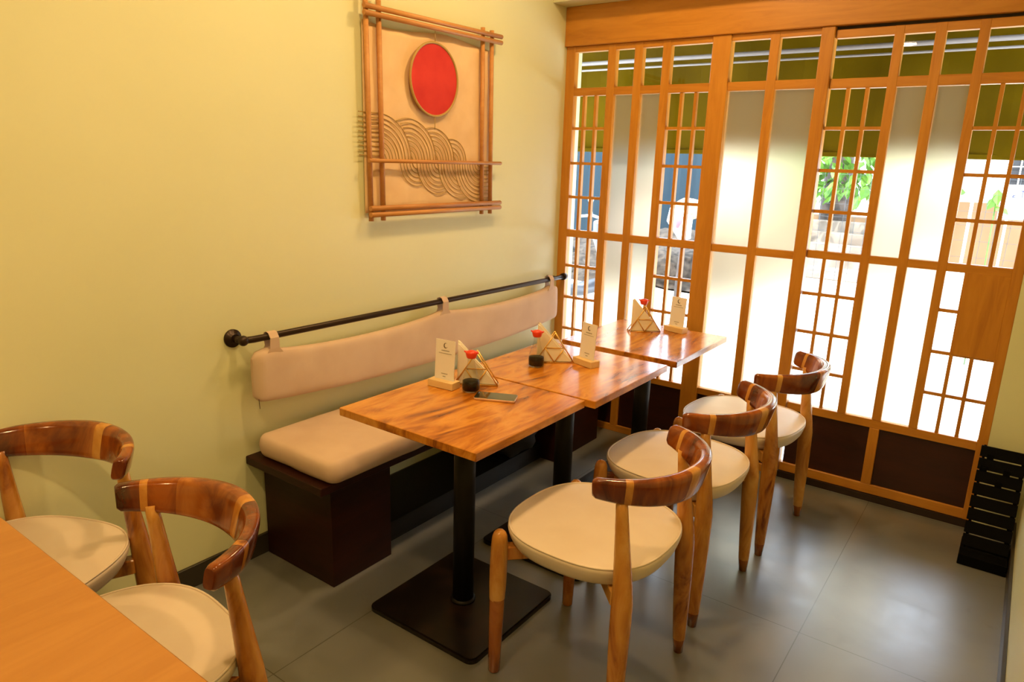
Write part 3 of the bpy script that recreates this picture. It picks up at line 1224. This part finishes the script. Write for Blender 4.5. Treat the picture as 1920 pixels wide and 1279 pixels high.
# ------------------------------------------------------------------ outside the window
M_GROUND = blotch(mat('sandy_ground', (0.75, 0.70, 0.62), 0.9), (0.60, 0.56, 0.50), (0.80, 0.77, 0.72), 1.4, detail=8)
M_OLIVE = blotch(mat('olive_canvas', (0.12, 0.09, 0.008), 1.0, spec=0.0), (0.056, 0.032, 0.0006), (0.090, 0.053, 0.0012), 2)
M_SOFF = mat('dark_porch_ceiling', (0.05, 0.035, 0.015), 0.8)
M_WHITE = mat('white_paint', (0.8, 0.8, 0.8), 0.6)
M_RAILW = mat('aged_white_rail', (0.20, 0.17, 0.15), 0.6)
M_BLUE = mat('blue_sheet', (0.010, 0.024, 0.034), 0.8, spec=0.2)
M_GREY = mat('scooter_plastic', (0.05, 0.05, 0.055), 0.35)
M_CHROME = mat('chrome', (0.6, 0.6, 0.6), 0.2, metal=1)
M_RUB = mat('rubber', (0.015, 0.015, 0.015), 0.8)
M_BARK = blotch(mat('bark', (0.09, 0.06, 0.045), 0.95), (0.035, 0.026, 0.020), (0.08, 0.06, 0.05), 9, bs=0.8)
M_LEAF = blotch(mat('leaf', (0.13, 0.32, 0.03), 0.55, Transmission_Weight=0.0), (0.035, 0.11, 0.004), (0.10, 0.24, 0.010), 6)
M_TAN = blotch(mat('tan_wall', (0.62, 0.38, 0.16), 0.9), (0.125, 0.068, 0.028), (0.16, 0.088, 0.038), 1.5)
M_PALE = blotch(mat('pale_wall', (0.7, 0.66, 0.58), 0.9), (0.14, 0.105, 0.075), (0.26, 0.21, 0.16), 3.0)
M_SOIL = blotch(mat('soil', (0.12, 0.08, 0.05), 1), (0.015, 0.010, 0.006), (0.06, 0.044, 0.03), 14, bs=1.0)
M_WIRE = mat('fence_wire', (0.10, 0.10, 0.10), 0.5, metal=0.5)
M_PINK = mat('red_cloth_print', (0.75, 0.10, 0.12), 0.9)
M_STRAW = blotch(mat('straw', (0.62, 0.42, 0.22), 0.9), (0.35, 0.22, 0.11), (0.48, 0.33, 0.19), 14)
M_SHEETW = mat('white_cloth', (0.82, 0.82, 0.85), 0.8)
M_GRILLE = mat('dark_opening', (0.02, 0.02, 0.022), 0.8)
M_INKB = mat('blue_grey_ink', (0.10, 0.10, 0.22), 0.7)

tag(bx('courtyard_ground', (-14, 16, 0.06, 30, -0.16, -0.10), M_GROUND), 'bright sandy ground of the yard outside the window', 'ground', kind=ST)
bx('porch_step', (-1.5, 4.0, 0.061, 0.75, -0.10, -0.02), M_GROUND, kind=ST)
tag(bx('porch_roof', (-2.6, 4.6, 0.06, 1.75, 2.48, 2.56), M_SOFF), 'dark porch ceiling outside above the window', 'roof', kind=ST)
for k, (y_, z_) in enumerate(((1.15, 2.225), (1.05, 2.165))):
    bm = BM()
    tube(bm, [(-2.4, y_, z_), (4.4, y_, z_)], 0.014 if k == 0 else 0.007, n=10)
    tag(obj('awning_rail', bm, M_RAILW), ('thick upper white awning rail' if k == 0 else 'thin lower white awning rail') + ' outside behind the top panes', 'rail')
bm = BM()
N_ = 40
q = []
for i in range(N_ + 1):
    x_ = -2.3 + 4.45 * i / N_
    y_ = 1.28 + 0.02 * sin(i * 0.9)
    q.append([bm.verts.new((x_, y_, 2.48)), bm.verts.new((x_, y_ + 0.006, 2.48)), bm.verts.new((x_ , y_ + 0.02, 1.632)), bm.verts.new((x_, y_ + 0.012, 1.632))])
for a, b in zip(q, q[1:]):
    for k in range(4):
        f = bm.faces.new((a[k], a[(k + 1) % 4], b[(k + 1) % 4], b[k]))
for r_ in (q[0], q[-1]):
    bm.faces.new(r_)
bl = obj('porch_blind', bm, M_OLIVE)
tag(bl, 'olive canvas blind rolled half down outside the window', 'blind')
bx('bottom_bar', (-2.3, 2.15, 1.285, 1.315, 1.615, 1.645), M_OLIVE, bl, bev=0.004)
bx('valance', (2.15, 4.5, 1.27, 1.29, 1.66, 2.48), M_OLIVE, bl)

# blue sheets
bf = thing('sheet_fence', 'blue corrugated sheet fence across the yard at the left', 'fence', (-4.4, 7.6, -0.1))
bm = BM()
q = []
for i in range(121):
    x_ = -5.0 + 7.6 * i / 120
    y_ = 0.03 * sin(i * pi / 2.5)
    q.append((bm.verts.new((x_, y_, 0)), bm.verts.new((x_, y_, 2.1)), bm.verts.new((x_, y_ + 0.004, 2.1)), bm.verts.new((x_, y_ + 0.004, 0))))
for a, b in zip(q, q[1:]):
    for k in range(4):
        bm.faces.new((a[k], a[(k + 1) % 4], b[(k + 1) % 4], b[k]))
obj('corrugated_sheet', bm, M_BLUE, bf)
for x_ in (-4.6, -2.2, 0.2, 2.5):
    bx('post', (x_ - 0.04, x_ + 0.04, 0.05, 0.13, 0, 2.15), M_BARK, bf)

# scooter
sc = thing('motor_scooter', 'dark grey motor scooter parked outside behind the left window', 'scooter', (-1.72, 3.0, -0.1), R(62))
for x_ in (-0.6, 0.6):
    bm = BM()
    pts = [(x_ + 0.21 * cos(2 * pi * k / 32), 0, 0.25 + 0.21 * sin(2 * pi * k / 32)) for k in range(33)]
    tube(bm, pts, 0.042, n=12, cap=False)
    w_ = obj('wheel', bm, M_RUB, sc)
    bm = BM()
    for k in range(5):
        a = 2 * pi * k / 5
        tube(bm, [(x_, 0, 0.25), (x_ + 0.18 * cos(a), 0, 0.25 + 0.18 * sin(a))], 0.014, n=8)
    tube(bm, [(x_, -0.05, 0.25), (x_, 0.05, 0.25)], 0.04, n=16)
    obj('rim', bm, M_CHROME, w_)
bm = BM()
sphere(bm, (-0.38, 0, 0.55), 0.3, (1.25, 0.5, 0.62), jit=0.1)
tube(bm, [(0.62, 0, 0.30), (0.55, 0, 0.5), (0.42, 0, 0.85), (0.36, 0, 1.02)], [0.06, 0.10, 0.11, 0.07], n=16, ell=1.9)
tube(bm, [(0.45, 0, 0.34), (0.1, 0, 0.28), (-0.25, 0, 0.32)], [0.07, 0.07, 0.09], n=12, ell=2)
sphere(bm, (0.62, 0, 0.47), 0.2, (1.15, 0.45, 0.42))
obj('body', bm, M_GREY, sc)
bm = BM()
tube(bm, [(-0.72, 0, 0.80), (-0.4, 0, 0.79), (-0.1, 0, 0.76), (0.02, 0, 0.72)], [0.05, 0.075, 0.07, 0.03], n=14, ell=1.7)
obj('seat', bm, M_RUB, sc)
bm = BM()
tube(bm, [(0.30, -0.34, 1.05), (0.36, -0.2, 1.07), (0.38, 0, 1.04), (0.36, 0.2, 1.07), (0.30, 0.34, 1.05)], 0.016, n=10)
for s in (-1, 1):
    tube(bm, [(0.36, s * 0.2, 1.07), (0.38, s * 0.27, 1.22)], 0.006, n=6)
    sphere(bm, (0.38, s * 0.28, 1.24), 0.06, (0.25, 1, 0.7))
obj('handlebar', bm, M_CHROME, sc)
bm = BM()
sphere(bm, (0.50, 0, 0.93), 0.075, (0.7, 1, 1))
obj('headlamp', bm, M_CHROME, sc)
bm = BM()
sphere(bm, (-0.78, 0, 0.62), 0.06, (0.6, 1.4, 0.7))
obj('tail_lamp', bm, M_RED, sc)

# mound of soil
bm = BM()
sphere(bm, (0, 0, 0), 1.0, (1.9, 0.9, 0.60), 36, 18, jit=0.5, seed=5)
for v in list(bm.verts):
    v.co.z = max(v.co.z, 0) + (0.03 * noise.noise(v.co * 9) if v.co.z > 0.05 else 0)
tag(obj('soil_mound', bm, M_SOIL, loc=(-2.3, 6.2, -0.1)), 'dark heap of soil and dry leaves in the yard outside', 'soil heap')

# straw topped bundle
bd = thing('cloth_bundle', 'tan round-topped bundle wrapped in white and red cloth outside', 'bundle', (-1.27, 5.0, -0.05))
bm = BM()
sphere(bm, (0, 0, 1.06), 0.17, (1.15, 1, 0.8), jit=0.1)
obj('straw_top', bm, M_STRAW, bd)
bm = BM()
tube(bm, [(-0.04, 0, -0.1), (-0.03, 0, 0.5), (0, 0, 0.98)], [0.05, 0.04, 0.05], n=10)
obj('wooden_post', bm, M_BARK, bd)
bm = BM()
tube(bm, [(-0.05, -0.03, 1.02), (-0.07, -0.06, 0.92), (-0.02, -0.05, 0.80), (0.02, -0.05, 0.68)], [0.17, 0.16, 0.11, 0.07], n=18)
obj('white_cloth', bm, M_SHEETW, bd)
bm = BM()
tube(bm, [(0.0, -0.19, 0.98), (-0.01, -0.215, 0.92), (-0.04, -0.19, 0.84)], [0.03, 0.04, 0.02], n=10)
obj('red_band', bm, M_PINK, bd)

# tree with low foliage
tr = thing('tree', 'tree with dark trunk and bright green leaves outside the sliding door', 'tree', (-0.50, 9.4, -0.1))
bm = BM()
tube(bm, [(0, 0, 0), (0.02, 0, 0.8), (0.0, 0, 1.6), (-0.05, 0.05, 3.0), (-0.02, 0.1, 4.6)], [0.30, 0.24, 0.22, 0.2, 0.12], n=16)
obj('trunk', bm, M_BARK, tr)
bm = BM()
tube(bm, [(0, -0.05, 2.5), (0.3, -0.5, 2.2), (0.6, -0.9, 1.75)], [0.06, 0.04, 0.01], n=8)
obj('branch', bm, M_BARK, tr)
bm = BM()
tube(bm, [(0, -0.05, 2.7), (-0.3, -0.4, 2.2), (-0.45, -0.7, 1.6)], [0.05, 0.03, 0.01], n=8)
obj('branch', bm, M_BARK, tr)
bm = BM()
rnd = random.Random(3)


def leaf(bm, c, s, rx_, ry_, rz_):
    mt = Matrix.Translation(c) @ Matrix.Rotation(rz_, 4, 'Z') @ Matrix.Rotation(ry_, 4, 'Y') @ Matrix.Rotation(rx_, 4, 'X')
    P_ = [(0, 0, 0), (0.3, 0.25, 0.03), (0.65, 0.22, 0.02), (1, 0, -0.06), (0.65, -0.22, 0.02), (0.3, -0.25, 0.03)]
    vs = [bm.verts.new(mt @ Vector((x_ * s, y_ * s, z_ * s))) for x_, y_, z_ in P_]
    mid_ = bm.verts.new(mt @ Vector((0.5 * s, 0, -0.02 * s)))
    for k in range(6):
        bm.faces.new((vs[k], vs[(k + 1) % 6], mid_))


for k in range(420):
    c_ = Vector((rnd.gauss(0.25, 0.65), rnd.gauss(-0.9, 0.3), rnd.uniform(1.25, 2.5)))
    if k % 7 == 0:
        c_.z -= rnd.uniform(0, 0.4)
    leaf(bm, c_, rnd.uniform(0.16, 0.28), rnd.uniform(-0.6, 0.6), rnd.uniform(0.3, 1.3), rnd.uniform(0, 6.28))
for k in range(900):
    d_ = Vector((rnd.gauss(0, 1), rnd.gauss(0, 1), rnd.gauss(0, 0.6)))
    leaf(bm, Vector((0, 0.2, 3.9)) + d_.normalized() * rnd.uniform(0.5, 1.5), rnd.uniform(0.12, 0.2), rnd.uniform(-1, 1), rnd.uniform(-1, 1), rnd.uniform(0, 6.28))
obj('foliage', bm, M_LEAF, tr, kind='stuff')

# wire fence
wf = thing('wire_fence', 'thin wire mesh fence standing in the yard beyond the sliding door', 'fence', (1.4, 2.6, -0.1))
bm = BM()
rnd = random.Random(11)
for k in range(34):
    x_ = -1.15 + k * 0.085
    tube(bm, [(x_ + rnd.uniform(-.006, .006), 0, 0.03), (x_ + rnd.uniform(-.012, .012), 0, 0.8), (x_ + rnd.uniform(-.006, .006), 0, 1.62)], 0.0016, n=5)
for k in range(15):
    z_ = 0.06 + k * 0.11
    tube(bm, [(-1.17, 0.003, z_), (0.2, 0.003, z_ + rnd.uniform(-.01, .01)), (1.67, 0.003, z_)], 0.0013, n=5)
obj('wire_mesh', bm, M_WIRE, wf)
for x_ in (-1.18, 1.68):
    bm = BM()
    tube(bm, [(x_, 0, 0), (x_, 0, 1.66)], 0.018, n=10)
    obj('post', bm, M_WIRE, wf)

# tan wall with dark grille, pale buildings
tw = thing('compound_wall', 'tan plastered boundary wall across the yard at the right', 'wall', (3.2, 10.8, -0.1))
bx('wall_body', (-2.1, 6.0, 0, 0.2, 0, 1.18), M_TAN, tw)
gr = thing('barred_window', 'dark window opening with a white lattice grille above the tan wall', 'window', (2.9, 12.6, 0.9))
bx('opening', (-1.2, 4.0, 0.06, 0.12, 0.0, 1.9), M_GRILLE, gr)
bm = BM()
for k in range(27):
    x_ = -1.2 + k * 0.2
    box(bm, x_ - 0.012, x_ + 0.012, 0.0, 0.016, 0.0, 1.9)
for k in range(10):
    z_ = k * 0.2
    box(bm, -1.2, 4.0, 0.001, 0.015, z_ - 0.008, z_ + 0.008)
obj('lattice', bm, M_WHITE, gr)
ho = thing('house', 'pale sunlit house wall filling the background of the yard', 'building', (0.0, 13.0, -0.1))
M_HOUSE = blotch(mat('sunlit_plaster', (0.7, 0.66, 0.6), 0.9), (0.66, 0.62, 0.56), (0.74, 0.71, 0.66), 1.0)
bx('house_wall', (-12, 13, 0, 0.3, 0, 4.5), M_HOUSE, ho)
bx('plinth', (-12, 13, -0.25, 0, 0, 0.7), M_TAN, ho)
lw = thing('stone_steps', 'pale stone steps crossing the yard beyond the wire fence', 'steps', (-0.4, 8.0, -0.1))
for k in range(5):
    bx('step', (-1.6 + 0.03 * (k % 2), 1.45 - 0.04 * (k % 3), 0.20 * k, 0.20 * k + 0.24 if k < 4 else 1.0, 0.0, 0.18 + 0.165 * k), M_PALE, lw, bev=0.015)

# parasol / white cloth and the board
pc = thing('covered_stand', 'white cloth-covered stand outside at the right of the sliding door', 'covered stand', (1.80, 3.6, -0.1))
bm = BM()
tube(bm, [(0, 0, 0), (0, 0, 1.5)], 0.012, n=8)
obj('pole', bm, M_WHITE, pc)
bm = BM()
tube(bm, [(0.02, 0, 2.1), (0.03, 0, 1.95), (0.0, 0, 1.75), (-0.03, 0, 1.60), (-0.02, 0, 1.48)], [0.05, 0.17, 0.19, 0.15, 0.03], n=20)
obj('cover', bm, M_SHEETW, pc)
sg = thing('notice_board', 'white board lettered TRI outside the right-hand panes', 'sign', (2.20, 3.9, -0.1))
bx('board', (-0.22, 0.40, 0.0, 0.02, 1.27, 1.56), M_WHITE, sg, bev=0.002)
for x_ in (-0.15, 0.33):
    bx('post', (x_ - 0.01, x_ + 0.01, 0.02, 0.04, 0, 1.5), M_WHITE, sg)
bm = BM()


def strokes(segs, ox, oz, h):
    for (x0_, z0_, x1_, z1_) in segs:
        a, b = Vector((ox + x0_ * h, 0, oz + z0_ * h)), Vector((ox + x1_ * h, 0, oz + z1_ * h))
        d_ = (b - a).normalized()
        n_ = Vector((-d_.z, 0, d_.x)) * h * 0.09
        vs = [bm.verts.new(p + Vector((0, yy, 0))) for yy in (-0.004, -0.0005) for p in (a - n_, b - n_, b + n_, a + n_)]
        for f in [(0, 1, 2, 3), (7, 6, 5, 4), (0, 4, 5, 1), (1, 5, 6, 2), (2, 6, 7, 3), (3, 7, 4, 0)]:
            bm.faces.new([vs[i] for i in f])


hh = 0.055
strokes([(0, 0.05, 0.5, 0.05), (0.1, 0.05, 0.1, 0.35), (0.1, 0.35, 0.4, 0.35)], -0.14, 1.455, hh)
strokes([(0, 1, 0.7, 1), (0.35, 1, 0.35, 0)], -0.09, 1.455, hh)
strokes([(0, 0, 0, 1), (0, 1, 0.5, 0.95), (0.5, 0.95, 0.5, 0.55), (0.5, 0.55, 0, 0.5), (0.15, 0.5, 0.55, 0)], -0.025, 1.455, hh)
strokes([(0, 0, 0, 1)], 0.04, 1.455, hh)
obj('lettering', bm, M_INKB, sg)
pl = thing('leafy_plant', 'broad green leaves on a thin stem beside the white board outside', 'plant', (1.96, 3.7, -0.1))
bm = BM()
tube(bm, [(0, 0, 0), (0.01, 0, 0.8), (0.0, 0, 1.5)], 0.005, n=6)
obj('stem', bm, M_LEAF, pl)
bm = BM()
for k in range(5):
    leaf(bm, Vector((0, 0, 1.38 + 0.035 * k)), 0.14, 0.5, 0.4 + 0.2 * k, k * 1.4 - 0.6)
obj('leaves', bm, M_LEAF, pl)
